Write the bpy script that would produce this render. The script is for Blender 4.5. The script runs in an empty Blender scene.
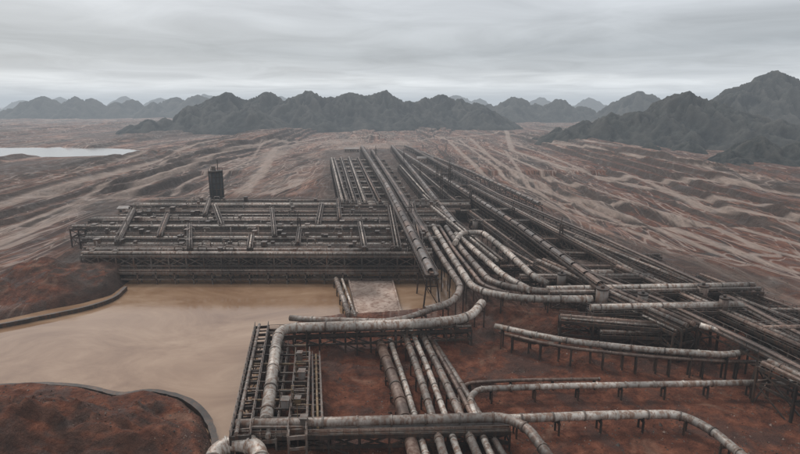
import bpy, math, random, numpy as np
from mathutils import Vector, Matrix
random.seed(7); np.random.seed(7)
# ------------------------------------------------------------------ survey helper
F=533.3; PT=math.radians(12.9); CH=60.0
cp,sp=math.cos(PT),math.sin(PT)
def ray(u,v):
    a=(u-400)/F; b=(227-v)/F
    return (a, cp+b*sp, -sp+b*cp)
def P(u,v,z=0.0):
    d=ray(u,v); t=(z-CH)/d[2]
    return Vector((d[0]*t,d[1]*t,z))
def Q(u,v,Y):
    d=ray(u,v); t=Y/d[1]
    return (d[0]*t, Y, CH+d[2]*t)
# ------------------------------------------------------------------ numpy noise
def _h(ix,iy,s):
    n=(ix*374761393+iy*668265263+s*1442695041)&0x7fffffff
    n=((n^(n>>13))*1274126177)&0x7fffffff
    n=((n^(n>>15))*668265263)&0x7fffffff
    return ((n>>4)&0xffff)/65535.0
def vn(x,y,s=0):
    fx=np.floor(x); fy=np.floor(y); ix=fx.astype(np.int64); iy=fy.astype(np.int64)
    tx=x-fx; ty=y-fy; tx=tx*tx*tx*(tx*(tx*6-15)+10); ty=ty*ty*ty*(ty*(ty*6-15)+10)
    a=_h(ix,iy,s); b=_h(ix+1,iy,s); c=_h(ix,iy+1,s); d=_h(ix+1,iy+1,s)
    return (a*(1-tx)+b*tx)*(1-ty)+(c*(1-tx)+d*tx)*ty
def fbm(x,y,s=0,o=5,g=0.5):
    r=0;a=1;t=0
    for i in range(o):
        r=r+a*vn(x,y,s+i*17); t+=a; a*=g
        x,y=(x*0.8-y*0.6)*2.03+3.1,(x*0.6+y*0.8)*2.03+1.7
    return r/t
def fbs(x,y,s=0,o=4,g=0.5):
    r=0;a=1;t=0
    for i in range(o):
        r=r+a*vn(x,y,s+i*17); t+=a; a*=g; x=x*2.03+3.1; y=y*2.03+1.7
    return r/t
def ridg(x,y,s=0,o=5,g=0.5):
    r=0;a=1;t=0
    for i in range(o):
        n=1-np.abs(2*vn(x,y,s+i*13)-1); r=r+a*n*n; t+=a; a*=g
        x,y=(x*0.8-y*0.6)*2.05+3.1,(x*0.6+y*0.8)*2.05+1.7
    return r/t
def sst(a,b,x):
    t=np.clip((x-a)/(b-a),0,1); return t*t*(3-2*t)
def pdist(x,y,pts,closed=False):
    n=len(pts); d=np.full(x.shape,1e18)
    for i in range(n if closed else n-1):
        ax,ay=pts[i][0],pts[i][1]; bx,by=pts[(i+1)%n][0],pts[(i+1)%n][1]
        dx,dy=bx-ax,by-ay; L=dx*dx+dy*dy+1e-9
        t=np.clip(((x-ax)*dx+(y-ay)*dy)/L,0,1)
        d=np.minimum(d,(x-ax-t*dx)**2+(y-ay-t*dy)**2)
    return np.sqrt(d)
def sdf(x,y,pts):
    d=pdist(x,y,pts,True); ins=np.zeros(x.shape,bool); n=len(pts)
    for i in range(n):
        ax,ay=pts[i][0],pts[i][1]; bx,by=pts[(i+1)%n][0],pts[(i+1)%n][1]
        c=((ay>y)!=(by>y))
        xi=(bx-ax)*(y-ay)/((by-ay) if abs(by-ay)>1e-9 else 1e-9)+ax
        ins^=(c&(x<xi))
    return np.where(ins,-d,d)
def PL(l,z=0): return [P(u,v,z) for u,v in l]
# ------------------------------------------------------------------ layout curves
POND=PL([(-160,345),(-60,330),(0,321),(40,312),(85,303),(112,295),(124,284),(140,275),(300,270),(440,270),(462,285),(458,300),(440,308),(400,313),(345,316),(300,322),(272,335),(262,370),(245,410),(232,440),(228,475),(224,560),(218,475),(213,436),(205,416),(186,401),(150,392),(120,398),(85,389),(40,385),(0,388),(-60,395),(-180,410)])
POND2=PL([(-120,146),(0,148),(60,147),(125,149),(150,153),(90,155),(30,156),(-20,159),(-140,162)])
PLANT=PL([(60,282),(100,205),(322,200),(325,152),(412,150),(470,185),(600,240),(790,300),(830,365),(480,345),(465,285)])
STEP=PL([(478,318),(500,330),(545,340),(620,350),(700,357),(760,362),(900,368)])
YARD=PL([(225,203),(262,150),(330,140),(420,142),(400,158),(328,165),(325,200)])
def pr(l,wd): return (PL(l),wd)
ROADS=[pr([(-120,290),(0,245),(90,207),(160,180),(215,160),(270,147),(330,136)],5),
 pr([(-80,232),(0,215),(80,190),(150,168),(200,152),(240,143)],5),
 pr([(-60,262),(0,232),(70,208),(120,186),(180,164)],2.5),
 pr([(-60,218),(40,194),(110,172),(160,158),(210,146),(300,137)],3),
 pr([(-40,196),(60,178),(130,163),(180,150)],5),
 pr([(120,205),(165,190),(190,176),(240,158)],2.5),
 pr([(150,203),(190,192),(205,180),(250,160),(262,148)],2),
 pr([(240,200),(262,175),(275,150),(300,143),(350,140),(420,140),(500,133)],7),
 pr([(255,200),(290,190),(325,175)],6),
 pr([(505,128),(512,150),(560,166),(640,180),(720,192),(820,212)],6),
 pr([(470,138),(500,165),(580,195),(680,232),(820,285)],4),
 pr([(450,142),(490,180),(600,232),(700,275),(830,335)],4),
 pr([(530,140),(600,158),(700,180),(830,196)],5),
 pr([(430,134),(480,150),(520,175),(600,206),(700,248),(840,312)],3),
 pr([(490,148),(560,178),(660,208),(830,254)],3),
 pr([(500,140),(540,152),(600,176),(680,196),(830,230)],3),
 pr([(460,140),(510,178),(590,216),(720,268),(830,318)],2.5),
 pr([(520,133),(560,146),(640,168),(740,186),(830,202)],3),
 pr([(560,196),(640,202),(700,222),(760,250),(830,266)],2.5),
 pr([(505,150),(530,185),(560,205),(640,222),(700,240)],2.5),
 pr([(620,172),(700,205),(760,222),(840,236)],4)]
def flow(x,y):
    return x+(fbm(x/300+5,y/700,3,3)-0.5)*90*sst(150,900,y)+(fbm(x/60,y/160,9,3)-0.5)*13
def hfun(x,y):
    w=flow(x,y)
    dp=sdf(x,y,POND); dpl=np.minimum(sdf(x,y,PLANT),sdf(x,y,YARD)+20)
    amp=sst(0,55,dpl)*sst(0,45,dp)
    g=fbs(w/80,y/800,21,4,0.42)*46
    q=4.6; k=g/q; fr=k-np.floor(k); ter=(np.floor(k)+sst(0.80,0.97,fr))*q-23
    g2=fbs(w/32+7,y/420,25,3,0.42)*9; q=1.6; k=g2/q; fr=k-np.floor(k); ter2=(np.floor(k)+sst(0.7,0.93,fr))*q-4.5
    ter=ter*(1-0.75*sst(1100,2500,y))
    h=2.0+amp*(ter*0.9+ter2*0.9+1.0)+amp*(ridg(x/26,y/46,5,4)-0.4)*1.3
    c=sdf(x,y,PL([(-60,235),(-60,165),(60,158),(170,160),(120,180),(60,200)]))
    h=h+np.clip(-c/14,0,1)*4
    h=h+(fbm(x/9,y/9,31,4)-0.5)*0.9*sst(0,12,dp)*(0.3+0.7*sst(0,30,dpl))
    fg=1-sst(128,165,y)
    gul=(ridg(x/13+0.3*fbm(x/5,y/5,8,2),y/9,41,5)-0.45)
    h=h+fg*sst(2,9,dp)*gul*(3.4+2.2*(x<-28))
    xs=np.array([p.x for p in STEP]); ys=np.array([p.y for p in STEP])
    yl=np.interp(x,xs,ys)+3*(fbm(x/12,x*0+3,19,3)-.5); right=sst(14,24,x)
    up=np.clip((y-yl)/5+0.5,0,1)*right*(1-sst(175,230,y))
    h=h+up*3.0
    low=(1-np.clip((y-yl)/5+0.5,0,1))*sst(6,22,x)
    h=h-low*1.6
    h=h+low*((ridg(x/30,y/11,77,6,.58)-0.42)*7.0)
    h=np.minimum(h,np.where(low>.5,3.2+.25*h,99))
    e=P(60,287); hp=np.sqrt(((x-e.x)/27)**2+((y-e.y)/19)**2)
    h=h+(1-sst(0.35,1.15,hp+0.25*(fbm(x/10,y/10,55,3)-0.5)))*(5.5+5*(ridg(x/10,y/10,56,5)-0.4))
    e2=P(95,272); hp=np.sqrt(((x-e2.x)/16)**2+((y-e2.y)/9)**2)
    h=h+(1-sst(0.3,1.1,hp))*4
    e=P(80,465); hp=np.sqrt(((x-e.x)/32)**2+((y-e.y)/15)**2)+.3*(fbm(x/8,y/8,65,3)-.5)
    k=3.6*(1-sst(0.15,1.0,hp)); h=h+k*.5+.5*(np.floor(k/1.2)+sst(.55,.95,k/1.2-np.floor(k/1.2)))*1.2
    for r,wd in ROADS:
        d=pdist(x,y,r); m=1-sst(wd*0.6,wd*1.6,d)
        h=h*(1-0.45*m)+m*0.45*(2.5+0.6*(h-2))
        h=h+0.8*amp*np.exp(-((d-wd*1.7)/(wd*.35))**2)
    h=np.where((y<260),np.maximum(h,0.55+0.2*fbm(x/3,y/3,6,2)),h)
    bank=sst(-2.5,3.2,dp+1.2*(fbm(x/6,y/6,61,3)-0.5))
    h=h*bank-2.5*(1-bank)
    d2=sdf(x,y,POND2); b2=sst(-8,14,d2+20*(fbm(x/60,y/25,5,3)-0.5)); h=np.where(y>500,np.maximum(h,-.5)*b2+(-3)*(1-b2),h)
    return h,w,dp,dpl,low,fg
# ------------------------------------------------------------------ ground mesh
nx,ny=1050,740
uu=np.linspace(-1,1,nx)
gx=np.sign(uu)*(np.abs(uu)*430+(np.abs(uu)**9)*9500)
gy=np.concatenate([[-200,-60,0,40],np.geomspace(68,15000,ny-4)])
X,Y=np.meshgrid(gx,gy)
HT,W,DP,DPL,LOW,FG=hfun(X,Y)
def gz(x,y):
    i=int(np.clip(np.searchsorted(gx,x)-1,0,nx-2)); j=int(np.clip(np.searchsorted(gy,y)-1,0,ny-2))
    tx=(x-gx[i])/(gx[i+1]-gx[i]); ty=(y-gy[j])/(gy[j+1]-gy[j])
    return float((HT[j,i]*(1-tx)+HT[j,i+1]*tx)*(1-ty)+(HT[j+1,i]*(1-tx)+HT[j+1,i+1]*tx)*ty)
def gridmesh(name,X,Y,Z,mat):
    r,c=X.shape; co=np.stack([X,Y,Z],-1).reshape(-1,3).astype(np.float32)
    idx=np.arange(r*c).reshape(r,c)
    f=np.stack([idx[:-1,:-1],idx[:-1,1:],idx[1:,1:],idx[1:,:-1]],-1).reshape(-1)
    me=bpy.data.meshes.new(name); nf=len(f)//4
    me.vertices.add(len(co)); me.vertices.foreach_set('co',co.ravel())
    me.loops.add(len(f)); me.loops.foreach_set('vertex_index',f.astype(np.int32))
    me.polygons.add(nf); me.polygons.foreach_set('loop_start',(np.arange(nf)*4).astype(np.int32))
    me.polygons.foreach_set('loop_total',np.full(nf,4,np.int32))
    me.update(calc_edges=True)
    me.polygons.foreach_set('use_smooth',np.ones(nf,bool))
    me.materials.append(mat)
    ob=bpy.data.objects.new(name,me); bpy.context.scene.collection.objects.link(ob); return ob
# ------------------------------------------------------------------ materials
class N:
    def __init__(s,name):
        s.m=bpy.data.materials.new(name); s.m.use_nodes=True; s.t=s.m.node_tree
        s.b=s.t.nodes['Principled BSDF']; s.out=s.t.nodes['Material Output']
    def n(s,t,**k):
        o=s.t.nodes.new(t)
        for a,b in k.items(): setattr(o,a,b)
        return o
    def l(s,a,b): s.t.links.new(a,b)
    def pos(s,scale=(1,1,1),src=None):
        m=s.n('ShaderNodeMapping'); m.inputs['Scale'].default_value=scale
        if src is None: src=s.n('ShaderNodeNewGeometry').outputs['Position']
        s.l(src,m.inputs['Vector']); return m.outputs[0]
    def noise(s,vec,scale=1,detail=6,rough=0.6,dist=0):
        o=s.n('ShaderNodeTexNoise'); o.inputs['Scale'].default_value=scale; o.inputs['Detail'].default_value=detail
        o.inputs['Roughness'].default_value=rough; o.inputs['Distortion'].default_value=dist
        s.l(vec,o.inputs['Vector']); return o.outputs['Fac']
    def ramp(s,fac,stops):
        o=s.n('ShaderNodeValToRGB'); e=o.color_ramp.elements
        while len(e)<len(stops): e.new(0.5)
        for el,(p,c) in zip(e,stops):
            el.position=p; el.color=(c,c,c,1) if not hasattr(c,'__len__') else (*c,1)
        s.l(fac,o.inputs[0]); return o.outputs[0]
    def mix(s,f,a,b,mode='MIX'):
        o=s.n('ShaderNodeMix',data_type='RGBA',blend_type=mode)
        for v,i in ((f,0),(a,6),(b,7)):
            if isinstance(v,bpy.types.NodeSocket): s.l(v,o.inputs[i])
            elif i==0: o.inputs[i].default_value=v
            else: o.inputs[i].default_value=(*v,1)
        return o.outputs[2]
    def math(s,op,a,b=0.0):
        o=s.n('ShaderNodeMath',operation=op)
        for i,v in enumerate((a,b)):
            if isinstance(v,bpy.types.NodeSocket): s.l(v,o.inputs[i])
            else: o.inputs[i].default_value=v
        return o.outputs[0]
    def bump(s,h,st=0.5,d=0.3):
        o=s.n('ShaderNodeBump'); o.inputs['Strength'].default_value=st; o.inputs['Distance'].default_value=d
        s.l(h,o.inputs['Height']); s.l(o.outputs[0],s.b.inputs['Normal'])
    def col(s,c):
        if isinstance(c,bpy.types.NodeSocket): s.l(c,s.b.inputs['Base Color'])
        else: s.b.inputs['Base Color'].default_value=(*c,1)
    def rough(s,r):
        if isinstance(r,bpy.types.NodeSocket): s.l(r,s.b.inputs['Roughness'])
        else: s.b.inputs['Roughness'].default_value=r
# soil
g=N('soil')
at=g.n('ShaderNodeAttribute',attribute_name='mask'); sep=g.n('ShaderNodeSeparateColor'); g.l(at.outputs['Color'],sep.inputs[0]); FGm=at.outputs['Alpha']
fl=g.n('ShaderNodeAttribute',attribute_name='flow').outputs['Vector']
n1=g.noise(g.pos((0.055,0.006,1),fl),1,5,0.62); n2=g.noise(g.pos((0.03,0.004,1),fl),1,3,0.6)
n3=g.noise(g.pos((1,1,1)),0.35,6,0.72); n4=g.noise(g.pos((1,1,1)),0.025,4,0.6); n5=g.noise(g.pos((0.5,0.045,1),fl),1,4,0.7)
n6=g.noise(g.pos((1,1,1)),0.11,4,0.6,0.6)
t1=g.noise(g.pos((0.035,0.005,1),fl),1,2.0,0.5,0.2); t2=g.noise(g.pos((0.07,0.009,5),fl),1.0,2,0.5,0.3); t3=g.noise(g.pos((0.02,0.006,1)),1.0,2,0.5,0.1)
grey=g.ramp(n1,[(0.36,(0.042,0.030,0.025)),(0.46,(0.092,0.063,0.050)),(0.53,(0.138,0.097,0.077)),(0.61,(0.20,0.148,0.120)),(0.70,(0.33,0.265,0.225))])
redm=g.ramp(n1,[(0.36,(0.045,0.019,0.012)),(0.47,(0.105,0.042,0.025)),(0.56,(0.165,0.073,0.045)),(0.68,(0.27,0.15,0.105))])
rm=g.ramp(n2,[(0.40,0.05),(0.52,0.9)])
base=g.mix(g.math('MAXIMUM',sep.outputs[0],rm),grey,redm)
dred=g.ramp(n3,[(0.28,(0.026,0.009,0.005)),(0.46,(0.092,0.029,0.015)),(0.60,(0.160,0.055,0.029)),(0.78,(0.25,0.11,0.07))])
dred=g.mix(g.ramp(n6,[(.50,0.0),(.60,.8)]),dred,g.mix(n3,(0.025,0.011,0.008),(0.07,0.032,0.022)))
dred=g.mix(g.ramp(n6,[(.32,.6),(.42,0.0)]),dred,g.mix(n3,(0.13,0.062,0.038),(0.28,0.17,0.12)))
nf=g.math('SUBTRACT',1.0,FGm)
base=g.mix(g.math('MULTIPLY',nf,.6),base,g.ramp(n5,[(0.38,0.5),(0.5,1.0),(0.62,1.4)]),'MULTIPLY')
base=g.mix(0.75,base,g.ramp(n3,[(0.3,0.5),(0.5,1.0),(0.72,1.4)]),'MULTIPLY')
base=g.mix(0.9,base,g.ramp(n4,[(0.38,0.6),(0.62,1.25)]),'MULTIPLY')
base=g.mix(g.math('POWER',sep.outputs[0],1.5),base,dred)
def lines(t,c,wd): return g.ramp(t,[(c-wd,0.0),(c-wd*.4,1.0),(c+wd*.4,1.0),(c+wd,0.0)])
LC=(0.34,0.262,0.218); DC=(0.026,0.018,0.014)
for t_,c_,w_,k_,cl in ((t1,.435,.014,.8,DC),(t2,.54,.012,.75,DC),(t3,.44,.004,.5,DC),(t1,.60,.012,.75,DC),(t2,.42,.012,.7,DC),
                       (t1,.50,.007,.75,LC),(t2,.47,.007,.7,LC),(t3,.52,.003,.6,LC),(t1,.555,.005,.7,LC),(t1,.455,.004,.7,LC),(t2,.58,.006,.6,LC),(t3,.47,.002,.55,LC)):
    base=g.mix(g.math('MULTIPLY',g.math('MULTIPLY',lines(t_,c_,w_),k_),nf),base,cl)
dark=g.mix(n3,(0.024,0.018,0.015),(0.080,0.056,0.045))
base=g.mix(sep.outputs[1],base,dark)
road=g.mix(n3,(0.20,0.142,0.112),(0.38,0.30,0.25))
road=g.mix(0.8,road,g.ramp(n5,[(0.38,0.6),(0.5,1.0),(0.62,1.2)]),'MULTIPLY')
base=g.mix(g.math('MULTIPLY',sep.outputs[2],0.85),base,road)
g.col(base); g.rough(g.ramp(n6,[(.5,.92),(.62,.6)])); g.b.inputs['Specular IOR Level'].default_value=0.25
g.bump(g.math('ADD',n3,g.math('MULTIPLY',g.math('MULTIPLY',n5,nf),0.8)),1.0,1.8)
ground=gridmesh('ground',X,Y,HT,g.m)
me=ground.data
red=np.clip(FG*1.15,0,1)*0.95
e=P(60,287); hp=np.sqrt(((X-e.x)/30)**2+((Y-e.y)/22)**2); heap=1-sst(0.9,1.25,hp+0.2*(fbm(X/9,Y/9,3,3)-.5)); red=np.maximum(red,heap)
redband=sst(0.46,0.58,fbs(W/50,Y/500,91,3))*0.75*(1-sst(400,1100,Y)); red=np.maximum(red,redband*(0.5+0.5*(X>-20)))
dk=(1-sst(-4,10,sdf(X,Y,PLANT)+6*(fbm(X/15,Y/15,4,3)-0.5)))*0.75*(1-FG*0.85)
lb=sdf(X,Y,PL([(-60,240),(-60,165),(60,158),(170,160),(120,180),(60,200)])); dk=np.maximum(dk,np.clip(-lb/20,0,1)*0.8*sst(0.3,0.6,fbs(W/40,Y/300,7,3)))
lb=sdf(X,Y,PL([(60,135),(190,125),(240,130),(180,140),(100,142)])); dk=np.maximum(dk,np.clip(-lb/30,0,1)*0.6)
wet=(1-sst(0.3,2.6,DP))*0.6; dk=np.maximum(dk,wet)
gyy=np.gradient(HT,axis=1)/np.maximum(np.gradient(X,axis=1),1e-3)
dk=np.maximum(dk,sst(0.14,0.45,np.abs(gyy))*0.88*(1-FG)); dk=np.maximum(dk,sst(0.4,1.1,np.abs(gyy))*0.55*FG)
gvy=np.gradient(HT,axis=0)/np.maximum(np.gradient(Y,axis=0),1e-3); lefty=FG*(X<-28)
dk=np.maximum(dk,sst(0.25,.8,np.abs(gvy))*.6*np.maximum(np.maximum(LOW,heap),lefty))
rd=np.zeros(X.shape)
for r,wd in ROADS:
    rd=np.maximum(rd,1-sst(wd*0.45,wd*0.95,pdist(X,Y,r)+wd*0.5*(fbm(X/20,Y/20,2,3)-0.5)))
cl=sdf(X,Y,YARD)
rd=np.maximum(rd,(1-sst(-15,10,cl))*sst(0.3,0.7,fbm(X/40,Y/110,12,5,.6))*0.75)
rd*=sst(4,25,sdf(X,Y,PLANT))*.8+.2
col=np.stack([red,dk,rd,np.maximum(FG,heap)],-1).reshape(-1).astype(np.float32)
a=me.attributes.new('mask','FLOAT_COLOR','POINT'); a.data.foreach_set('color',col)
fv=np.stack([W,Y,np.zeros(X.shape)],-1).reshape(-1).astype(np.float32)
a=me.attributes.new('flow','FLOAT_VECTOR','POINT'); a.data.foreach_set('vector',fv)

def metal(name,c1,c2,rust,rustamt,rgh=0.5,met=0.2,scale=0.5):
    k=N(name); p=k.pos((1,1,1)); a=k.noise(p,scale,4,0.65); b=k.noise(k.pos((1,1,0.25)),scale*2.6,4,0.7); c=k.noise(p,scale*0.16,2,0.5)
    bc=k.mix(k.ramp(a,[(0.3,0.0),(0.7,1.0)]),c1,c2)
    bc=k.mix(k.ramp(b,[(0.60-rustamt*0.3,0.0),(0.70-rustamt*0.2,0.9)]),bc,rust)
    bc=k.mix(0.9,bc,k.ramp(c,[(0.36,0.42),(0.64,1.25)]),'MULTIPLY')
    k.col(bc); k.rough(rgh); k.b.inputs['Metallic'].default_value=met
    if met<.25: k.bump(b,0.3,0.08)
    return k.m
M_PIPE=metal('pipe_steel',(0.13,0.110,0.094),(0.27,0.235,0.205),(0.105,0.055,0.034),0.55)
M_PALE=metal('pale_pipe_steel',(0.26,0.228,0.198),(0.50,0.452,0.40),(0.17,0.095,0.06),0.5)
M_BROWN=metal('dusty_pipe_steel',(0.11,0.068,0.048),(0.22,0.155,0.12),(0.085,0.04,0.025),0.5)
M_DARK=metal('dark_steel',(0.024,0.019,0.016),(0.060,0.048,0.040),(0.085,0.044,0.027),0.45,0.6,0.3,0.6)
M_MID=metal('weathered_steel',(0.075,0.062,0.053),(0.16,0.134,0.116),(0.10,0.052,0.032),0.5)
M_OCHRE=metal('ochre_painted_steel',(0.16,0.105,0.055),(0.24,0.165,0.09),(0.07,0.04,0.025),0.6)
M_CONC=metal('concrete',(0.23,0.160,0.122),(0.40,0.31,0.255),(0.17,0.10,0.072),0.45,0.9,0.0,0.3)
M_ROOF=metal('sheet_roof',(0.12,0.105,0.095),(0.22,0.195,0.18),(0.12,0.072,0.05),0.4,0.6,0.1,0.2)
M_BLACK=metal('black_cladding',(0.012,0.012,0.014),(0.03,0.03,0.033),(0.04,0.035,0.03),0.2,0.7,0.1,0.3)
MATS=[M_PIPE,M_PALE,M_BROWN,M_DARK,M_MID,M_OCHRE,M_CONC,M_ROOF,M_BLACK]
PIPE,PALE,BROWN,DARK,MID,OCHRE,CONC,ROOF,BLACK=range(9)
# ------------------------------------------------------------------ builder
class B:
    def __init__(s): s.v=[];s.f=[];s.m=[];s.s=[]
    def beam(s,a,b,w,h=None,mat=DARK,up=Vector((0,0,1))):
        h=h or w; a=Vector(a);b=Vector(b); d=b-a
        if d.length<1e-4: return
        d.normalize(); u=up
        if abs(d.dot(u))>0.98: u=Vector((0,1,0))
        r=d.cross(u).normalized(); u=r.cross(d)
        i=len(s.v)
        for q in (a,b):
            for x,y in ((-1,-1),(1,-1),(1,1),(-1,1)): s.v.append(q+r*(x*w/2)+u*(y*h/2))
        for f in ((0,1,2,3),(4,7,6,5),(0,4,5,1),(1,5,6,2),(2,6,7,3),(3,7,4,0)):
            s.f.append([i+k for k in f]); s.m.append(mat); s.s.append(False)
    def tube(s,pts,r,mat=PIPE,seg=14,cap=True):
        n=len(pts); i0=len(s.v); d=(pts[1]-pts[0]).normalized()
        u=Vector((0,0,1)) if abs(d.z)<0.95 else Vector((0,1,0))
        R=d.cross(u).normalized()
        for k in range(n):
            if k==0: t=pts[1]-pts[0]
            elif k==n-1: t=pts[-1]-pts[-2]
            else: t=(pts[k+1]-pts[k]).normalized()+(pts[k]-pts[k-1]).normalized()
            t.normalize(); R=(R-t*R.dot(t)).normalized(); U=R.cross(t)
            for j in range(seg):
                a=2*math.pi*j/seg; s.v.append(pts[k]+R*(r*math.cos(a))+U*(r*math.sin(a)))
        for k in range(n-1):
            for j in range(seg):
                a=i0+k*seg+j; b=i0+k*seg+(j+1)%seg
                s.f.append([a,a+seg,b+seg,b]); s.m.append(mat); s.s.append(True)
        if cap:
            s.f.append([i0+j for j in range(seg)]); s.m.append(mat); s.s.append(False)
            s.f.append([i0+(n-1)*seg+j for j in range(seg)][::-1]); s.m.append(mat); s.s.append(False)
    def quad(s,a,b,c,d,mat):
        i=len(s.v); s.v+= [Vector(a),Vector(b),Vector(c),Vector(d)]; s.f.append([i,i+1,i+2,i+3]); s.m.append(mat); s.s.append(False)
    def obj(s,name):
        me=bpy.data.meshes.new(name); me.from_pydata([tuple(v) for v in s.v],[],s.f)
        for m in MATS: me.materials.append(m)
        me.polygons.foreach_set('material_index',s.m); me.polygons.foreach_set('use_smooth',s.s); me.update()
        o=bpy.data.objects.new(name,me); bpy.context.scene.collection.objects.link(o); return o
def rnd(pts,rad,n=7):
    out=[pts[0].copy()]
    for k in range(1,len(pts)-1):
        p=pts[k]; a=pts[k-1]-p; b=pts[k+1]-p; r=min(rad,a.length*0.48,b.length*0.48)
        A=p+a.normalized()*r; C=p+b.normalized()*r
        for i in range(n+1):
            t=i/n; out.append(A*(1-t)**2+p*(2*t*(1-t))+C*t*t)
    out.append(pts[-1].copy()); return out
def along(pts,step,start=0.0):
    res=[];d=start;acc=0
    for i in range(len(pts)-1):
        L=(pts[i+1]-pts[i]).length
        if L<1e-6: continue
        t=(pts[i+1]-pts[i]).normalized()
        while d<=acc+L:
            res.append((pts[i]+t*(d-acc),t)); d+=step
        acc+=L
    return res
def pipe(b,pts,r,mat=PIPE,rad=8,fl=7.0,sup=12.0,seg=14):
    pp=rnd(pts,rad); b.tube(pp,r,mat,seg)
    if fl:
        for q,t in along(pp,fl,fl*0.5):
            b.tube([q-t*0.16,q+t*0.16],r*1.16,mat if random.random()<0.6 else MID,seg)
    if sup:
        for q,t in along(pp,sup,2.0):
            sd=Vector((t.y,-t.x,0))
            if sd.length<0.2: continue
            sd.normalize(); z=gz(q.x,q.y)-1.0
            if q.z-r-z<0.8: continue
            b.beam(q-sd*(r*1.3)-Vector((0,0,r+0.2)),q+sd*(r*1.3)-Vector((0,0,r+0.2)),0.4,0.35,DARK)
            for sg in (-1,1):
                c=q+sd*(sg*r*1.1); b.beam(Vector((c.x,c.y,q.z-r-0.3)),Vector((c.x,c.y,z)),0.32,0.32,DARK)
                b.beam(q+sd*(sg*r*1.15)-Vector((0,0,r)),q+sd*(sg*r*1.15)-Vector((0,0,r*0.2)),0.2,0.2,DARK)
    return pp
def pipeline(px,r,mat=PIPE,name='pipeline',**k):
    b=B(); pts=[P(*q) for q in px]; pipe(b,pts,r,mat,**k); return b.obj(name)
def rack(b,p0,p1,w,span=8,drop=3.6,pipes=(),deck=None,rail=True,colw=0.55,brace=True,mat=DARK,lat=True):
    p0=Vector(p0);p1=Vector(p1); d=p1-p0; L=d.length; d.normalize(); sd=Vector((d.y,-d.x,0)).normalized()
    n=max(1,int(round(L/span))); Z=Vector((0,0,1)); prev=None
    for i in range(n+1):
        c=p0+d*(L*i/n); A=c-sd*(w/2); C=c+sd*(w/2); g0=min(gz(A.x,A.y),gz(C.x,C.y),0.5)-1.5
        for q in (A,C): b.beam(Vector((q.x,q.y,q.z)),Vector((q.x,q.y,g0)),colw,colw,mat)
        b.beam(A-Z*.3,C-Z*.3,colw*0.8,0.7,mat); b.beam(A-Z*drop,C-Z*drop,colw*0.7,0.5,mat)
        if brace and i%2==0: b.beam(A-Z*drop,Vector((C.x,C.y,max(g0+1,C.z-drop-5))),0.22,0.22,mat)
        if prev:
            pa,pc=prev
            if brace:
                for s0,s1 in ((pa,A),(pc,C)):
                    b.beam(s0-Z*0.4,s1-Z*drop,0.26,0.26,mat); b.beam(s0-Z*drop,s1-Z*0.4,0.24,0.24,mat)
                    if i%3==1: b.beam(Vector((s0.x,s0.y,s0.z-drop)),Vector((s1.x,s1.y,g0+1)),0.24,0.24,mat)
            if lat:
                m0=(pa+A)/2; m1=(pc+C)/2; b.beam(m0-Z*.3,m1-Z*.3,0.3,0.35,MID)
        prev=(A,C)
    for sg in (-1,1):
        o=sd*(sg*w/2); b.beam(p0+o-Z*.27,p1+o-Z*.27,0.4,0.75,mat); b.beam(p0+o-Z*(drop+.03),p1+o-Z*(drop+.03),0.4,0.5,mat)
        if rail:
            b.beam(p0+o+Z*1.2,p1+o+Z*1.2,0.11,0.11,MID); b.beam(p0+o+Z*0.65,p1+o+Z*0.65,0.08,0.08,MID)
            k=int(L/2.5)
            for j in range(k+1):
                q=p0+d*(L*j/max(k,1))+o; b.beam(q,q+Z*1.2,0.09,0.09,MID)
    if deck is not None: b.beam(p0+Z*.16,p1+Z*.16,w*0.96,0.12,deck)
    for off,r,m in pipes:
        o=sd*(off); a=p0+o+Z*(r+.12); c=p1+o+Z*(r+.12); b.tube([a,c],r,m,10)
        for q,t in along([a,c],random.choice([5,6.5,8]),2.5): b.tube([q-t*.14,q+t*.14],r*1.15,m if random.random()<.5 else MID,10)
# ------------------------------------------------------------------ main plant
def sx(u,Y,z=9):
    dep=Y*cp+(CH-z)*sp; return (u-400)/F*dep
ZD=9.0
rows=[(181,85,432,5.5,[(-1.5,.8,PIPE),(0.4,.45,BROWN),(1.6,0.5,PALE)],None),
 (187,84,428,2.6,[(0.2,0.35,BROWN)],None),
 (193,86,425,3.6,[(-0.8,0.45,PALE),(.7,.3,PIPE)],None),
 (200,84,438,5,[(-1.5,0.45,PALE),(0,.35,BROWN),(1.3,0.5,PIPE)],None),
 (206,96,432,2.2,[(0.2,0.3,BROWN)],MID),
 (212,88,430,3.2,[(-.6,0.35,PIPE),(.6,.3,PALE)],None),
 (219,74,440,5.5,[(-1.8,0.45,PIPE),(-.4,.3,BROWN),(1,0.6,PALE)],None),
 (226,100,436,2.4,[(0,0.35,BROWN)],MID),
 (232,104,445,3.6,[(-.8,0.45,BROWN),(.8,.35,PIPE)],None),
 (240,92,440,6,[(-2,0.45,PIPE),(0,0.5,PALE),(2.0,0.4,PIPE)],None),
 (248,120,446,2.4,[(0,.35,PALE)],None),
 (255,125,455,4,[(-.9,0.45,PIPE),(.8,.35,BROWN)],None),
 (262,140,460,2.4,[(0,.4,BROWN)],MID),
 (269,132,470,6,[(-1.8,0.6,PALE),(0,.4,BROWN),(1.8,0.5,PIPE)],None),
 (280,150,470,3,[(0,0.5,PIPE)],ROOF)]
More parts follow.
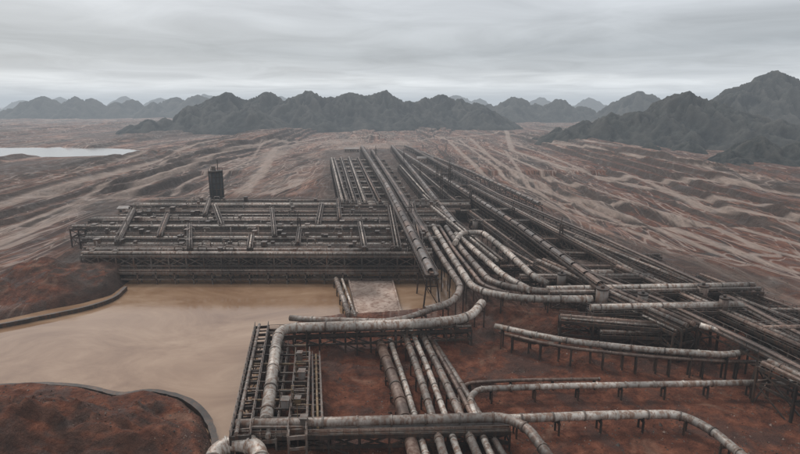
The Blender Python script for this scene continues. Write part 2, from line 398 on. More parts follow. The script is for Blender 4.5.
for Yr,u0,u1,w,pp,dk_ in rows:
    b=B(); z=ZD+random.uniform(-0.9,0.9)
    if Yr==181: z=9.0
    rack(b,(sx(u0,Yr),Yr,z),(sx(u1,Yr),Yr+random.uniform(-1,1),z),w,span=6.2,pipes=pp,deck=dk_,rail=True,colw=.45,mat=MID if Yr==181 else DARK)
    for k in range(2):
        zz=z-4.6-k*1.6; a=Vector((sx(u0+random.uniform(0,60),Yr),Yr+random.uniform(-1.5,1.5),zz)); c=Vector((sx(u1-random.uniform(0,70),Yr),a.y,zz)); b.tube([a,c],random.uniform(.25,.5),random.choice([BROWN,PALE,PIPE]),8)
    for k in range(16):
        x=random.uniform(sx(u0+8,Yr),sx(u1-8,Yr)); hh=random.uniform(.8,2.6)
        c=random.random()
        if c<0.45:
            ww=random.uniform(.8,1.8); b.beam((x,Yr,z+0.2),(x,Yr,z+hh),ww,ww*1.3,random.choice([MID,DARK,BROWN])); b.beam((x,Yr,z+hh+.003),(x,Yr,z+hh+.2),ww*1.2,ww*1.5,MID)
        elif c<0.85:
            b.tube([Vector((x,Yr-1,z-3)),Vector((x,Yr-1,z+hh+.6))],0.22,random.choice([PIPE,MID]),8)
        else:
            b.tube(rnd([Vector((x,Yr,z+1)),Vector((x,Yr,z+2.6)),Vector((x+3,Yr,z+2.6)),Vector((x+3,Yr,z+1))],.7,4),0.22,PIPE,8)
    b.obj('pipe_rack')
b=B(); rack(b,(sx(120,175,4),175.2,4.2),(sx(436,175,4),175.2,4.2),2.4,span=6.2,drop=2.4,deck=MID,rail=True,colw=.4,brace=False,mat=MID,pipes=[(.7,.3,BROWN)]); b.obj('walkway')
for u0,Y0,u1,Y1,w,m in [(222,218,215,262,2.0,PALE),(275,199,272,254,1.6,PIPE),(365,181,360,222,1.8,PALE),(160,199,168,240,1.6,BROWN),(318,218,322,268,2.0,PIPE),(398,181,390,260,2.2,PIPE),(118,190,134,252,1.8,PIPE),(420,190,412,268,2.2,BROWN),(250,181,252,199,1.8,PALE),(190,181,190,218,1.6,MID),(340,230,338,280,1.6,BROWN),(298,187,300,212,1.5,MID),(205,240,210,280,1.5,PIPE)]:
    b=B(); rack(b,(sx(u0,Y0),Y0,ZD+1.9),(sx(u1,Y1),Y1,ZD+1.9),w,span=7,drop=1.6,pipes=[(0,0.35,m)],rail=True,colw=.3); b.obj('pipe_bridge')
b=B()
for i in range(170):
    y0=random.choice([181,187,193,200,206,212,219,226,232,240,248,255,262,269]); y1=y0+random.choice([6,7,12,14,20])
    x=random.uniform(sx(120,y0),sx(435,y0))
    b.beam((x,y0,ZD-1.3),(x,y1,ZD-1.3),0.35,0.45,random.choice([DARK,MID,MID,BROWN]))
b.obj('tie_beams')
def vessel(x,Yv):
    b=B(); z=gz(x,Yv)-.3; r=random.uniform(1.0,1.7)
    if random.random()<.5:
        L=random.uniform(6,12); b.tube([Vector((x-.7,Yv,z+r+1)),Vector((x,Yv,z+r+1))],r*.75,MID,16); b.tube([Vector((x,Yv,z+r+1)),Vector((x+L,Yv,z+r+1))],r,random.choice([MID,BROWN,PIPE]),16); b.tube([Vector((x+L,Yv,z+r+1)),Vector((x+L+.7,Yv,z+r+1))],r*.75,MID,16)
        for q in (0.2,0.8): b.beam((x+L*q,Yv,z-.5),(x+L*q,Yv,z+r*.6+1),.6,r*1.5,DARK)
        b.obj('horizontal_vessel')
    else:
        hh=random.uniform(4,7.0); b.tube([Vector((x,Yv,z-.5)),Vector((x,Yv,z+hh))],r,random.choice([MID,BROWN]),16); b.tube([Vector((x,Yv,z+hh)),Vector((x,Yv,z+hh+.35))],r*1.06,DARK,16); b.tube([Vector((x,Yv,z+hh+.35)),Vector((x,Yv,z+hh+1))],r*.3,DARK,10)
        b.obj('storage_tank')
for i in range(34):
    u=random.uniform(110,430); Yv=random.choice([184.5,190,196.5,204,209.5,216,223,236.5,245,258.5,275]); vessel(sx(u,Yv),Yv)
for u,v in ((560,300),(600,318),(640,322),(670,335),(585,285),(700,312),(720,330),(540,262),(620,290),(650,305),(510,250),(475,232),(450,205)):
    q=P(u,v,3); vessel(q.x,q.y)
# ------------------------------------------------------------------ far block
L0=P(345,207,ZD);L1=P(333,161,ZD);R0=P(418,207,ZD);R1=P(385,161,ZD)
n=17; b=B()
for i in range(n+1):
    t=(i/n)**1.1; a=L0.lerp(L1,t); c=R0.lerp(R1,t)
    rack(b,a,c,4.6 if i%2 else 3.0,span=7.5,pipes=[(0.8,.7,PALE if i%3 else PIPE)] if i%2 else [(0,.4,BROWN)],deck=ROOF if i%5==0 else (MID if i%2==0 else None),rail=False,brace=i%2==0)
b.obj('process_rack_block')
for A,C,w,m in [(L0,L1,5,[(-1.2,.8,PALE),(1.2,.7,PIPE)]),(P(355,207,ZD),P(341,160,ZD),3,[(0,.6,PIPE)]),(P(365,207,ZD),P(349,160,ZD),3,[(0,.7,PALE)]),(P(380,207,ZD),P(358,160,ZD),3,[(0,.6,BROWN)]),(P(395,207,ZD),P(368,160,ZD),4,[(0,.7,PIPE)])]:
    b=B(); rack(b,A+Vector((0,0,2)),C+Vector((0,0,2)),w,span=9,pipes=m,rail=False); b.obj('pipe_rack')
# ------------------------------------------------------------------ conveyors
def conveyor(px,w=4.5,span=12,hood=False):
    b=B(); pts=[P(*q) for q in px]; Z=Vector((0,0,1))
    for k in range(len(pts)-1):
        a,c=pts[k],pts[k+1]; d=(c-a); L=d.length; d.normalize(); sd=Vector((d.y,-d.x,0)).normalized()
        b.beam(a,c,w,.25,MID); b.beam(a+Z*.55,c+Z*.55,w*.32,.3,BROWN)
        for sg in (-1,1):
            b.beam(a+sd*sg*w/2-Z*1.5,c+sd*sg*w/2-Z*1.5,.3,.35,DARK); b.beam(a+sd*sg*w/2,c+sd*sg*w/2,.3,.5,DARK); b.beam(a+sd*sg*w/2+Z*1.2,c+sd*sg*w/2+Z*1.2,.12,.12,MID)
            m=int(L/3)
            for j in range(m):
                q=a+d*(L*j/m)+sd*sg*w/2; q2=a+d*(L*(j+1)/m)+sd*sg*w/2
                b.beam(q-Z*1.5,q2,.18,.18,DARK); b.beam(q,q+Z*1.2,.1,.1,MID)
        if hood:
            ang=[math.pi*i/5 for i in range(6)]; m=max(1,int(L/9))
            for j in range(m):
                q=a+d*(L*j/m); q2=a+d*(L*(j+.86)/m); prv=None; mt=random.choice([ROOF,MID,ROOF,BROWN])
                for t in ang:
                    o=sd*(math.cos(t)*w*.3)+Z*(math.sin(t)*w*.3+.6)
                    if prv is not None: b.quad(q+prv,q2+prv,q2+o,q+o,mt)
                    prv=o
        m=max(1,int(L/span))
        for j in range(m+1):
            q=a+d*(L*j/m); g0=gz(q.x,q.y)-1.5
            for sg in (-1,1): b.beam(q+sd*sg*w*.4-Z*1.6,Vector((q.x,q.y,g0))+sd*sg*w*.7,.45,.45,DARK)
            if q.z-g0>5: b.beam(q+sd*w*.4-Z*3.5,q-sd*w*.4-Z*3.5,.3,.3,DARK); b.beam(q+sd*w*.4-Z*3.5,Vector((q.x,q.y,g0+2))-sd*w*.6,.25,.25,DARK)
    return b.obj('conveyor')
conveyor([(362,147,14),(386,185,13),(412,236,12),(432,275,11)],3.8,hood=True)
conveyor([(372,150,12),(398,190,12),(424,232,11)],3)
conveyor([(392,146,9),(420,180,9),(455,225,9)],3.4,hood=True)
conveyor([(398,150,10),(450,183,11),(520,228,11),(602,288,11)],3.4,hood=True)
conveyor([(415,150,8),(500,196,8),(600,238,8),(700,283,8),(830,352,8)],3.6)
conveyor([(440,178,9),(490,208,9),(560,262,9)],3)
conveyor([(560,262,9),(660,302,9),(765,352,9),(850,396,9)],3.4)
conveyor([(405,146,7),(470,172,7),(540,205,7)],3,hood=True)
RK=[((455,190,8),(585,276,8),5,[(-1,.6,PALE),(1.2,.5,PIPE)]),
   ((470,186,8),(640,276,8),4,[(0,.5,PIPE),(1.2,.35,BROWN)]),
   ((448,196,7),(548,270,7),3.4,[(0,.5,BROWN)]),
   ((425,196,8),(470,240,8),4,[(-1,.5,PIPE),(1,.5,PALE)]),
   ((400,166,7),(430,200,7),4,[(0,.6,PALE)]),
   ((412,165,7),(448,196,7),4,[(0,.6,PIPE)]),
   ((540,262,9),(690,328,9),5,[(-1.2,.6,BROWN),(1,.6,PIPE)]),
   ((620,268,8),(830,360,8),5,[(-1,.5,PIPE),(1.2,.6,BROWN)]),
   ((665,272,7),(840,340,7),4,[(0,.5,PIPE)]),
   ((700,276,7),(840,328,7),3,[(0,.45,BROWN)]),
   ((640,282,6),(800,352,6),3,[(0,.45,PALE)]),
   ((520,262,6.5),(620,312,6.5),3,[(0,.45,PIPE)]),
   ((500,246,8),(560,280,8),3,[(0,.45,BROWN)]),
   ((610,300,8),(680,332,8),4,[(0,.55,BROWN),(1.2,.3,PALE)]),
   ((765,365,8.5),(850,405,8.5),4,[(-.8,.6,PIPE),(.9,.5,BROWN)]),
   ((575,238,7),(720,296,7),4,[(0,.5,PIPE)]),
   ((520,214,7),(640,262,7),3.4,[(0,.5,BROWN)]),
   ((430,205,9),(500,262,9),5,[(-1,.5,PIPE),(1,.6,PALE)]),
   ((548,293,9),(757,289,9),5,[(-1.2,.75,PALE),(1.3,.5,PIPE)]),
   ((590,311,9),(742,308,9),4,[(0,.85,PALE)]),
   ((520,279,8),(650,279,8),4,[(-.8,.6,PIPE),(.9,.4,BROWN)]),
   ((500,268,7),(610,268,7),3,[(0,.5,BROWN)]),
   ((760,330,8),(840,328,8),4,[(0.5,.6,BROWN)]),((770,312,7),(850,312,7),3,[(0,.5,PIPE)]),
   ((610,300,6),(760,300,6),3,[(0,.5,BROWN)]),
   ((580,304,7),(690,322,7),3,[(0,.4,PIPE)]),
   ((560,318,7.5),(660,326,7.5),4,[(0,.5,BROWN),(1.2,.3,PIPE)]),
   ((600,333,5.5),(690,336,5.5),3,[(0,.4,PIPE)]),
   ((560,254,6),(660,256,6),3,[(0,.4,PIPE)]),((530,240,6),(600,240,6),3,[(0,.4,BROWN)]),
   ((470,222,7),(540,222,7),3,[(0,.5,PIPE)]),((455,212,7),(520,210,7),3,[(0,.5,PALE)]),
   ((425,188,6),(478,186,6),3,[(0,.5,BROWN)]),((410,176,6),(452,174,6),3,[(0,.5,PIPE)])]
for p0,p1,w,pp in RK:
    b=B(); rack(b,P(*p0),P(*p1),w,span=7,pipes=pp,rail=True,colw=.45); b.obj('pipe_rack')
# ------------------------------------------------------------------ big pipes
BIG=[([(424,228,10),(440,255,10),(462,288,9.5),(452,303,9),(425,310,8.6)],.95,PIPE),
 ([(433,226,10),(449,252,10),(474,290,9.5),(520,299,9),(592,299,9)],1.0,PALE),
 ([(446,227,10),(462,250,10),(492,284,9.5),(540,292,9),(600,292,9)],.95,PIPE),
 ([(440,227,10),(455,251,10),(483,286,9.5),(510,294,9)],.6,BROWN),
 ([(456,234,10.5),(470,246,10.5),(505,277,10),(530,290,9.5)],.95,PALE),
 ([(455,243,11.5),(461,233,11.5),(482,232,11.5),(505,250,11.5),(533,276,10.5),(548,284,9)],1.0,PALE),
 ([(482,303,8.5),(470,318,8),(432,323,8),(280,328,8),(276,345,8),(266,420,6)],1.15,PALE),
 ([(430,310,8.6),(395,322,8.2),(320,320,8),(290,318,7.6)],.75,PIPE)]
for px,r,m in BIG: pipeline(px,r,m,rad=9,seg=18)
for px,r,m in [([(380,343,3),(398,392,3),(418,470,3)],1.15,BROWN),([(390,340,3),(408,392,3),(430,470,3)],.6,PALE),
  ([(403,330,4.5),(420,375,4),(448,470,4)],.75,PIPE),([(411,330,4.5),(431,375,4),(464,470,4)],.6,PALE),([(420,330,4.5),(445,380,4),(484,470,4)],.75,PIPE),([(428,335,3.6),(455,382,3.6),(500,470,3.6)],.5,BROWN),([(434,342,3),(462,385,3),(515,475,3)],.6,PIPE)]:
    pipeline(px,r,m,rad=12,sup=7,seg=18,fl=6)
pipeline([(500,475,3.6),(484,440,3.6),(469,398,3.6),(478,389,3.6),(560,386,3.6),(840,381,3.9)],.62,PALE,rad=5,sup=9,seg=16,fl=6)
pipeline([(482,475,2.6),(470,436,2.6),(458,400,2.8),(462,383,3),(520,380,3),(600,379,3)],.35,BROWN,rad=5,sup=9,seg=12,fl=6)
pipeline([(505,419,4.2),(600,415,3.8),(680,414,3.8),(712,430,3.8),(765,475,3.8)],.8,PALE,rad=14,sup=8,seg=18,fl=6)
pipeline([(236,424,6),(400,420,6),(505,417,6),(528,428,6),(562,475,6)],.85,PIPE,rad=8,sup=0,seg=18,fl=6)
pipeline([(495,326,6.0),(560,340,6.0),(650,350,6.0),(728,355,6.6),(748,351,7.2),(742,338,8),(700,325,9.5)],.7,PALE,rad=6,sup=7,seg=16)
pipeline([(505,334,5.0),(560,347,5.0),(650,357,5.0),(740,362,5.0),(840,362,5.0)],.4,BROWN,rad=6,sup=7,seg=12)
pipeline([(210,470,3),(216,450,3.5),(235,442,4),(258,446,4),(262,475,3)],1.4,PALE,rad=8,sup=0,seg=20,fl=4)
pipeline([(336,279,2.4),(349,315,2.4)],.8,PIPE,sup=8)
pipeline([(342,279,2.2),(355,315,2.2)],.4,PALE,sup=8)
b=B(); rack(b,P(238,432,4.6),P(508,426,4.6),3.2,span=5,drop=2.2,pipes=[(0.9,.3,BROWN)],deck=MID,rail=True,colw=.3); b.obj('pipe_rack')
b=B(); rack(b,P(268,333,6),P(470,326,6),4,span=6,drop=2.6,pipes=[(1.2,.35,PIPE),(-1,.3,BROWN)],deck=None,rail=True,colw=.35); b.obj('pipe_rack')
b=B()
for p0,p1,w,pp,dkm in [((262,326,7),(240,436,6),3.2,[(0.6,.35,PIPE)],None),((303,352,6),(297,436,6),3.0,[],None),((283,345,5),(268,440,4.4),2.6,[(0,.5,PIPE)],None),((316,356,5),(318,430,5),1.6,[(0,.25,OCHRE)],None)]:
    rack(b,P(*p0),P(*p1),w,span=4.2,drop=2.4,pipes=pp,deck=dkm,rail=True,colw=.3,mat=random.choice([DARK,MID]))
for v in range(346,430,9):
    b.beam(P(252,v,6.3),P(306,v,6.3),.25,.35,random.choice([OCHRE,DARK,MID]))
    if v%2: b.beam(P(256,v,3.6),P(318,v,3.6),.22,.3,DARK)
for u,v in ((300,360),(302,378),(298,404),(304,424),(286,408)):
    q=P(u,v,6.1); sz=random.uniform(.9,1.3); hh=random.uniform(1,2); b.beam(q,q+Vector((0,0,hh)),sz,sz*1.2,random.choice([OCHRE,ROOF,MID])); b.beam(q+Vector((0,0,hh+.003)),q+Vector((0,0,hh+.12)),sz*1.25,sz*1.4,MID)
    for s0 in (-.9,.9): b.beam(q+Vector((s0*1.4,.9,-3)),q+Vector((s0*1.4,.9,3.2)),.12,.12,OCHRE)
    b.beam(q+Vector((-1.26,.9,3.2)),q+Vector((1.26,.9,3.2)),.12,.12,OCHRE)
b.obj('steel_platform')
# ------------------------------------------------------------------ causeway
b=B(); c=[P(347,276,1.3),P(392,276,1.3),P(402,313,1.3),P(356,313,1.3)]
Zd=Vector((0,0,-4))
b.quad(*c[::-1],CONC)
for i in range(4): b.quad(c[i],c[(i+1)%4],c[(i+1)%4]+Zd,c[i]+Zd,CONC)
b.beam(c[1]+Vector((-.3,0,.2)),c[2]+Vector((-.3,0,.2)),.5,.4,CONC); b.beam(c[0]+Vector((.3,0,.2)),c[3]+Vector((.3,0,.2)),.5,.4,CONC)
b.obj('concrete_causeway')
# ------------------------------------------------------------------ rim walls
def rim(px,w=1.1,h=1.6,mat=MID,name='retaining_wall'):
    b=B(); pts=rnd([P(u,v,1.2) for u,v in px],10,8)
    fine=[q for q,t in along(pts,1.6)]
    zz=[gz(q.x,q.y) for q in fine]; zz=[max(1.0,sum(zz[max(0,i-4):i+5])/len(zz[max(0,i-4):i+5]))+.25 for i in range(len(zz))]
    tops=[Vector((q.x,q.y,z)) for q,z in zip(fine,zz)]
    L=[];R=[]
    for i,q in enumerate(tops):
        t=(tops[min(i+1,len(tops)-1)]-tops[max(i-1,0)]); t.z=0; t.normalize(); s=Vector((t.y,-t.x,0)); ww=w*random.uniform(.8,1.2); L.append(q-s*ww/2);R.append(q+s*ww/2)
    D=Vector((0,0,h+2))
    for i in range(len(tops)-1):
        b.quad(L[i],R[i],R[i+1],L[i+1],mat); b.quad(L[i]-D,L[i],L[i+1],L[i+1]-D,DARK); b.quad(R[i],R[i]-D,R[i+1]-D,R[i+1],DARK)
    return b.obj(name)
rim([(-60,391),(0,385),(50,383),(88,386),(120,395),(150,389),(186,397),(205,412),(214,432),(219,475)],mat=DARK,w=1.2)
rim([(-60,334),(0,324),(40,316),(85,307),(114,298),(126,286)],mat=DARK,w=1.0)
rim([(484,330),(540,343),(620,353),(700,359),(760,364),(850,368)],mat=MID,w=1.2)
# ------------------------------------------------------------------ tower
def tower():
    b=B(); q=P(218,206,2); x,y=q.x,q.y; z=gz(x,y)-1; R=3.9; Ht=22
    b.tube([Vector((x,y,z)),Vector((x,y,z+Ht*.96))],R,BLACK,10)
    b.tube([Vector((x,y,z+Ht*.96)),Vector((x,y,z+Ht))],R*1.1,DARK,10)
    for i in range(10):
        a=2*math.pi*i/10; c=Vector((x+R*math.cos(a),y+R*math.sin(a),0)); b.beam(c+Vector((0,0,z)),c+Vector((0,0,z+Ht)),.5,.5,DARK)
    for k in range(1,6): b.tube([Vector((x,y,z+Ht*k/6)),Vector((x,y,z+Ht*k/6+.35))],R*1.05,DARK,10)
    for i in range(10):
        a=2*math.pi*i/10; a2=2*math.pi*(i+1)/10; c=Vector((x+R*1.05*math.cos(a),y+R*1.05*math.sin(a),z+Ht)); c2=Vector((x+R*1.05*math.cos(a2),y+R*1.05*math.sin(a2),z+Ht))
        b.beam(c,c+Vector((0,0,1.3)),.15,.15,DARK); b.beam(c+Vector((0,0,1.3)),c2+Vector((0,0,1.3)),.12,.12,DARK)
    b.beam((x-1,y,z+Ht),(x-1,y,z+Ht+2.4),1.8,1.8,MID); b.beam((x+1.5,y,z+Ht),(x+1.5,y,z+Ht+6),.35,.35,DARK); b.beam((x+.2,y,z+Ht+4),(x+2.8,y,z+Ht+4),.2,.2,DARK)
    b.obj('silo_tower')
tower()
def mast(u,v,h,w=2.0,name='lattice_mast'):
    b=B(); q=P(u,v,2); z=gz(q.x,q.y)-1; n=int(h/3)
    cs=lambda k:[Vector((q.x+sx_*w*(1-.55*k/n)/2,q.y+sy_*w*(1-.55*k/n)/2,z+h*k/n)) for sx_,sy_ in ((-1,-1),(1,-1),(1,1),(-1,1))]
    for k in range(n):
        a=cs(k);c=cs(k+1)
        for i in range(4):
            b.beam(a[i],c[i],.28,.28,DARK); b.beam(a[i],c[(i+1)%4],.16,.16,DARK); b.beam(c[i],c[(i+1)%4],.18,.18,DARK)
    b.beam(cs(n)[0],cs(n)[0]+Vector((w/4,w/4,3)),.2,.2,DARK); b.beam((q.x-w,q.y,z+h*.9),(q.x+w,q.y,z+h*.9),.3,.3,DARK)
    b.obj(name)
for u,v,h in [(441,206,20),(449,203,24),(437,190,18),(404,172,18),(470,215,14),(345,205,15),(410,232,14),(560,250,11),(130,246,10),(300,246,13),(512,236,14),(376,166,18),(420,186,16)]: mast(u,v,h)
def shed(u,v,w,d,h,roof,ang=0):
    b=B(); q=P(u,v,2); z=gz(q.x,q.y)-.8; R=Matrix.Rotation(ang,3,'Z'); T=lambda x,y,zz: q.xy.to_3d()+R@Vector((x,y,0))+Vector((0,0,z+zz))
    b.beam(T(-w/2,0,h/2+.4),T(w/2,0,h/2+.4),d,h+.8,CONC)
    e=.5; rz=h+.8
    for s in (-1,1): b.quad(T(-w/2-e,s*(d/2+e),rz),T(w/2+e,s*(d/2+e),rz),T(w/2+e,0,rz+d*.22),T(-w/2-e,0,rz+d*.22),roof)
    for s in (-1,1):
        i=len(b.v); b.v+=[T(s*w/2*1.001,-d/2,rz),T(s*w/2*1.001,d/2,rz),T(s*w/2*1.001,0,rz+d*.2)]; b.f.append([i,i+1,i+2]); b.m.append(CONC); b.s.append(False)
    for i in range(int(w/3)):
        x=-w/2+1.5+i*3; b.beam(T(x-.6,-d/2-.02,h*.6+.5),T(x+.6,-d/2-.02,h*.6+.5),.06,1.1,BLACK)
    b.beam(T(w/2-1.3,-d/2-.03,1.7),T(w/2-.2,-d/2-.03,1.7),.06,2.2,DARK)
    b.obj('shed')
for s in [(128,213,8,5,3,ROOF,0),(425,163,16,8,5,ROOF,0),(352,152,18,8,4,ROOF,0)]: shed(*s)
# ------------------------------------------------------------------ rubble
b=B()
for i in range(7000):
    u=random.uniform(-20,820); v=random.choice([random.uniform(330,470),random.uniform(250,330)])
    q=P(u,v,2); z=gz(q.x,q.y)
    if z<0.4: continue
    r=random.uniform(.07,.26)*(1 if random.random()<.95 else 2)
    i0=len(b.v)
    for d in ((1,0,0),(-1,0,0),(0,1,0),(0,-1,0),(0,0,1),(0,0,-1)): b.v.append(Vector((q.x,q.y,z))+Vector(d)*r*random.uniform(.5,1.2)+Vector((random.uniform(-.1,.1),random.uniform(-.1,.1),0)))
    for f in ((0,2,4),(2,1,4),(1,3,4),(3,0,4),(2,0,5),(1,2,5),(3,1,5),(0,3,5)): b.f.append([i0+k for k in f]); b.m.append(random.choice([BROWN,BROWN,DARK,DARK])); b.s.append(False)
b.obj('rubble')
# ------------------------------------------------------------------ water
k=N('muddy_water'); p=k.pos((1,1,1)); a=k.noise(k.pos((.6,1,1)),0.045,6,.65,1.6); c=k.noise(k.pos((.5,1,1)),1.6,3,.6)
k.col(k.ramp(a,[(.3,(.165,.092,.052)),(.5,(.235,.145,.088)),(.7,(.31,.208,.135))])); k.rough(k.ramp(a,[(.35,.04),(.65,.18)])); k.bump(c,.12,.08)
def plane(name,x0,x1,y0,y1,z,m):
    me=bpy.data.meshes.new(name); me.from_pydata([(x0,y0,z),(x1,y0,z),(x1,y1,z),(x0,y1,z)],[],[(0,1,2,3)]); me.materials.append(m); o=bpy.data.objects.new(name,me); bpy.context.scene.collection.objects.link(o); return o
plane('water',-260,26,40,200,0.0,k.m)
k=N('pale_water'); k.col((.38,.37,.36)); k.rough(.15)
plane('water',-1300,-250,560,1000,-0.9,k.m)
# ------------------------------------------------------------------ mountains
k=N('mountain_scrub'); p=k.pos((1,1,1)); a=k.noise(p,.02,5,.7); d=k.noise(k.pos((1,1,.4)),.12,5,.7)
ra=k.n('ShaderNodeAttribute',attribute_name='ridge_shade').outputs['Fac']
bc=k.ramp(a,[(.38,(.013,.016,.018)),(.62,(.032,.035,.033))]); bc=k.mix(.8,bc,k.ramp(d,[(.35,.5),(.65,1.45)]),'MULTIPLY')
bc=k.mix(k.ramp(ra,[(.45,0.0),(.85,.75)]),bc,(.082,.077,.068)); bc=k.mix(.85,bc,k.ramp(ra,[(.12,.3),(.4,1.0)]),'MULTIPLY')  # relief shading put into the colour: ridges paler, ravines darker
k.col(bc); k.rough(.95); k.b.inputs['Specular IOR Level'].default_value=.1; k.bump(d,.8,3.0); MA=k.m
def mrange(name,peaks,mat,cell,k=1.5,seed=0,amp=1.0,foot=2):
    pk=[];rs=random.Random(seed)
    for u,v,Yd in peaks:
        x,y,z=Q(u,v,Yd); pk.append((x,y,z,z*k*rs.uniform(1,1.3)))
        for _ in range(foot):
            h2=z*rs.uniform(.25,.65); pk.append((x+rs.uniform(-1.2,1.2)*z,y-rs.uniform(.1,1.3)*z,h2,h2*k*1.25))
    x0=min(p[0]-p[3] for p in pk)-10;x1=max(p[0]+p[3] for p in pk)+10;y0=min(p[1]-p[3] for p in pk)-10;y1=max(p[1]+p[3] for p in pk)+10
    XX,YY=np.meshgrid(np.arange(x0,x1,cell),np.arange(y0,y1,cell))
    s=float(np.mean([p[2] for p in pk if p[2]>0]))*1.4
    def warp(a,b): return (fbm(a/s,b/s,seed,4)-.5)*s*.6,(fbm(a/s,b/s,seed+50,4)-.5)*s*.6
    wx,wy=warp(XX,YY); Hh=np.zeros(XX.shape); RB=np.zeros(XX.shape)
    for x,y,z,r in pk:
        ox,oy=warp(np.array([[x]]),np.array([[y]]))
        dx=XX+wx-ox[0,0]-x; dy=YY+wy-oy[0,0]-y
        sel=(np.abs(dx)<r*1.4)&(np.abs(dy)<r*1.4)
        dx=dx[sel]; dy=dy[sel]
        if dx.size==0: continue
        dd0=np.sqrt(dx*dx+dy*dy)+1e-6; d=dd0/r; ca=dx/dd0; sa=dy/dd0
        r1=1-np.abs(2*vn(ca*2.2+x*.37,sa*2.2+d*1.2+y,seed+9)-1); r2=1-np.abs(2*vn(ca*5+x*.7,sa*5+d*3+y,seed+12)-1); r3=1-np.abs(2*vn(ca*11+x*.7,sa*11+d*7+y,seed+15)-1)
        rr=(r1*.5+r2*.32+r3*.18)
        d2=np.sqrt(d*d+.0012)-.03; dd=d2+(.52-rr)*.55*amp*np.clip(d*2.2,0,.75)*np.clip(1.4-d,0,1)
        hh=z*np.clip(1-dd,0,1)**1.25
        H0=Hh[sel]; RB[sel]=np.where(hh>H0,rr,RB[sel]); Hh[sel]=np.maximum(H0,hh)
    rg=ridg(XX/s*2.6,YY/s*2.6,seed+7,5,.55)
    m=sst(0,.25,Hh/s)
    Hh=Hh+(rg-.45)*s*.14*m+(fbm(XX/14,YY/14,seed+3,3)-.5)*s*.05*m
    ob=gridmesh(name,XX,YY,Hh-4+4*sst(0,.1,Hh/s),mat)
    a=ob.data.attributes.new('ridge_shade','FLOAT','POINT'); a.data.foreach_set('value',(RB*.6+rg*.4).reshape(-1).astype(np.float32)); return ob
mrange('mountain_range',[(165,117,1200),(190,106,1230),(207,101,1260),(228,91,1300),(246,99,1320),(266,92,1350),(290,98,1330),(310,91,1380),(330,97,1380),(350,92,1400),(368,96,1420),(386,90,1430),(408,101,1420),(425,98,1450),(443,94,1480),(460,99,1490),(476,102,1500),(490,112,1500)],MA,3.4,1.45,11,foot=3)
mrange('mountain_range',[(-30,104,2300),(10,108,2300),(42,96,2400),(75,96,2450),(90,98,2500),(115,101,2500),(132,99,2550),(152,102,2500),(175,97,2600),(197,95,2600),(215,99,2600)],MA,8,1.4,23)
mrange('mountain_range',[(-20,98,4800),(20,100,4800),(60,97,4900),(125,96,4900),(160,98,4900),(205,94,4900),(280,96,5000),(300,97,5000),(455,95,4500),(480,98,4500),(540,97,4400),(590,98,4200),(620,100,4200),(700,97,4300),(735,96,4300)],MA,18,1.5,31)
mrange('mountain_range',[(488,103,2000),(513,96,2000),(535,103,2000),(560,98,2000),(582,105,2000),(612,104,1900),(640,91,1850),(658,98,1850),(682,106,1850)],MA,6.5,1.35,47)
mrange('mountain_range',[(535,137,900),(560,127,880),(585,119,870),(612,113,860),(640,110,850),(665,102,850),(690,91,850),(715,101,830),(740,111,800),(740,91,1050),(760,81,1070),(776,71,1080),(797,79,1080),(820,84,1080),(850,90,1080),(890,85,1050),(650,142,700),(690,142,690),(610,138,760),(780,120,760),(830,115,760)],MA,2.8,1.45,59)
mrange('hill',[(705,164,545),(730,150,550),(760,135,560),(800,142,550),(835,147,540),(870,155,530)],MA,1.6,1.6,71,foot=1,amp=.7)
# ------------------------------------------------------------------ mist layer (homogeneous haze; its emission stands in for scattered daylight)
hz=bpy.data.materials.new('mist'); hz.use_nodes=True; t=hz.node_tree; t.nodes.clear()
o=t.nodes.new('ShaderNodeOutputMaterial'); ab=t.nodes.new('ShaderNodeVolumeAbsorption'); em=t.nodes.new('ShaderNodeEmission'); ad=t.nodes.new('ShaderNodeAddShader')
SG=1.85e-4
ab.inputs['Color'].default_value=(0,0,0,1); ab.inputs['Density'].default_value=SG; em.inputs['Color'].default_value=(.50,.55,.60,1); em.inputs['Strength'].default_value=SG
t.links.new(ab.outputs[0],ad.inputs[0]); t.links.new(em.outputs[0],ad.inputs[1]); t.links.new(ad.outputs[0],o.inputs['Volume'])
b=B(); b.beam((-16000,7400,75),(16000,7400,75),16000,230,0); ob=b.obj('mist'); ob.data.materials.clear(); ob.data.materials.append(hz)
for p_ in ob.data.polygons: p_.material_index=0
# ------------------------------------------------------------------ world
w=bpy.data.worlds.new('World'); bpy.context.scene.world=w; w.use_nodes=True; t=w.node_tree; t.nodes.clear()
nn=t.nodes.new; ll=t.links.new
out=nn('ShaderNodeOutputWorld'); bg=nn('ShaderNodeBackground'); bg2=nn('ShaderNodeBackground'); add=nn('ShaderNodeAddShader')
sky=nn('ShaderNodeTexSky'); sky.sky_type='NISHITA'; sky.sun_disc=False; sky.sun_elevation=math.radians(50); sky.sun_rotation=math.radians(-40); sky.dust_density=4
ll(sky.outputs[0],bg.inputs[0]); bg.inputs[1].default_value=0.02
tc=nn('ShaderNodeTexCoord'); sx3=nn('ShaderNodeSeparateXYZ'); ll(tc.outputs['Generated'],sx3.inputs[0])
def wm(op,a,b=0.0):
    q=nn('ShaderNodeMath'); q.operation=op
    for i,v in enumerate((a,b)):
        if isinstance(v,bpy.types.NodeSocket): ll(v,q.inputs[i])
        else: q.inputs[i].default_value=v
    return q.outputs[0]
zc=wm('ADD',wm('MAXIMUM',sx3.outputs[2],0.0),0.06)
cmb=nn('ShaderNodeCombineXYZ'); ll(wm('DIVIDE',sx3.outputs[0],zc),cmb.inputs[0]); ll(wm('DIVIDE',sx3.outputs[1],zc),cmb.inputs[1])
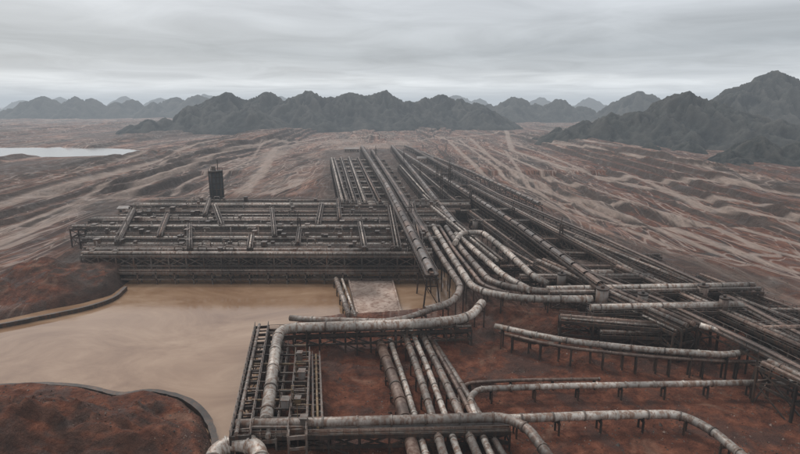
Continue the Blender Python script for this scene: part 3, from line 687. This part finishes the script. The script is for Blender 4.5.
ns=nn('ShaderNodeTexNoise'); ns.inputs['Scale'].default_value=.8; ns.inputs['Detail'].default_value=8; ns.inputs['Roughness'].default_value=.56; ns.inputs['Distortion'].default_value=.7; ll(cmb.outputs[0],ns.inputs['Vector'])
ns2=nn('ShaderNodeTexNoise'); ns2.inputs['Scale'].default_value=.28; ns2.inputs['Detail'].default_value=3; ll(cmb.outputs[0],ns2.inputs['Vector'])
el=wm('ADD',sx3.outputs[2],wm('MULTIPLY',wm('SUBTRACT',ns2.outputs[0],.5),.06))
rp=nn('ShaderNodeValToRGB'); ll(el,rp.inputs[0]); e=rp.color_ramp.elements
st=[(0.0,(.70,.74,.77)),(.038,(.92,.95,.97)),(.054,(.58,.61,.64)),(.085,(.42,.45,.48)),(.12,(.49,.515,.54)),(.2,(.60,.62,.645)),(1,(1.1,1.12,1.14))]
while len(e)<len(st): e.new(.5)
for q,(p_,c_) in zip(e,st): q.position=p_; q.color=(*c_,1)
mr=nn('ShaderNodeMapRange'); mr.inputs[1].default_value=.35; mr.inputs[2].default_value=.65; mr.inputs[3].default_value=.77; mr.inputs[4].default_value=1.18; ll(wm('ADD',wm('MULTIPLY',ns.outputs[0],.6),wm('MULTIPLY',ns2.outputs[0],.4)),mr.inputs[0])
vm=nn('ShaderNodeVectorMath'); vm.operation='SCALE'; ll(rp.outputs[0],vm.inputs[0]); ll(mr.outputs[0],vm.inputs[3]); ll(vm.outputs[0],bg2.inputs[0]); bg2.inputs[1].default_value=1.0
ll(bg.outputs[0],add.inputs[0]); ll(bg2.outputs[0],add.inputs[1]); ll(add.outputs[0],out.inputs[0])
sd=bpy.data.lights.new('sun','SUN'); sd.energy=1.5; sd.angle=math.radians(12); sd.color=(1,.97,.93); so=bpy.data.objects.new('sun',sd); bpy.context.scene.collection.objects.link(so)
el_,az=math.radians(50),math.radians(-40); dv=Vector((math.sin(az)*math.cos(el_),math.cos(az)*math.cos(el_),math.sin(el_))); so.rotation_euler=dv.to_track_quat('Z','Y').to_euler()
cd=bpy.data.cameras.new('camera'); cd.lens=24; cd.sensor_width=36; cd.clip_end=40000; cd.clip_start=.5
co=bpy.data.objects.new('camera',cd); co.location=(0,0,CH); co.rotation_euler=(math.pi/2-PT,0,0); bpy.context.scene.collection.objects.link(co); bpy.context.scene.camera=co
vs=bpy.context.scene.view_settings; vs.view_transform='Standard'; vs.look='None'; vs.exposure=0
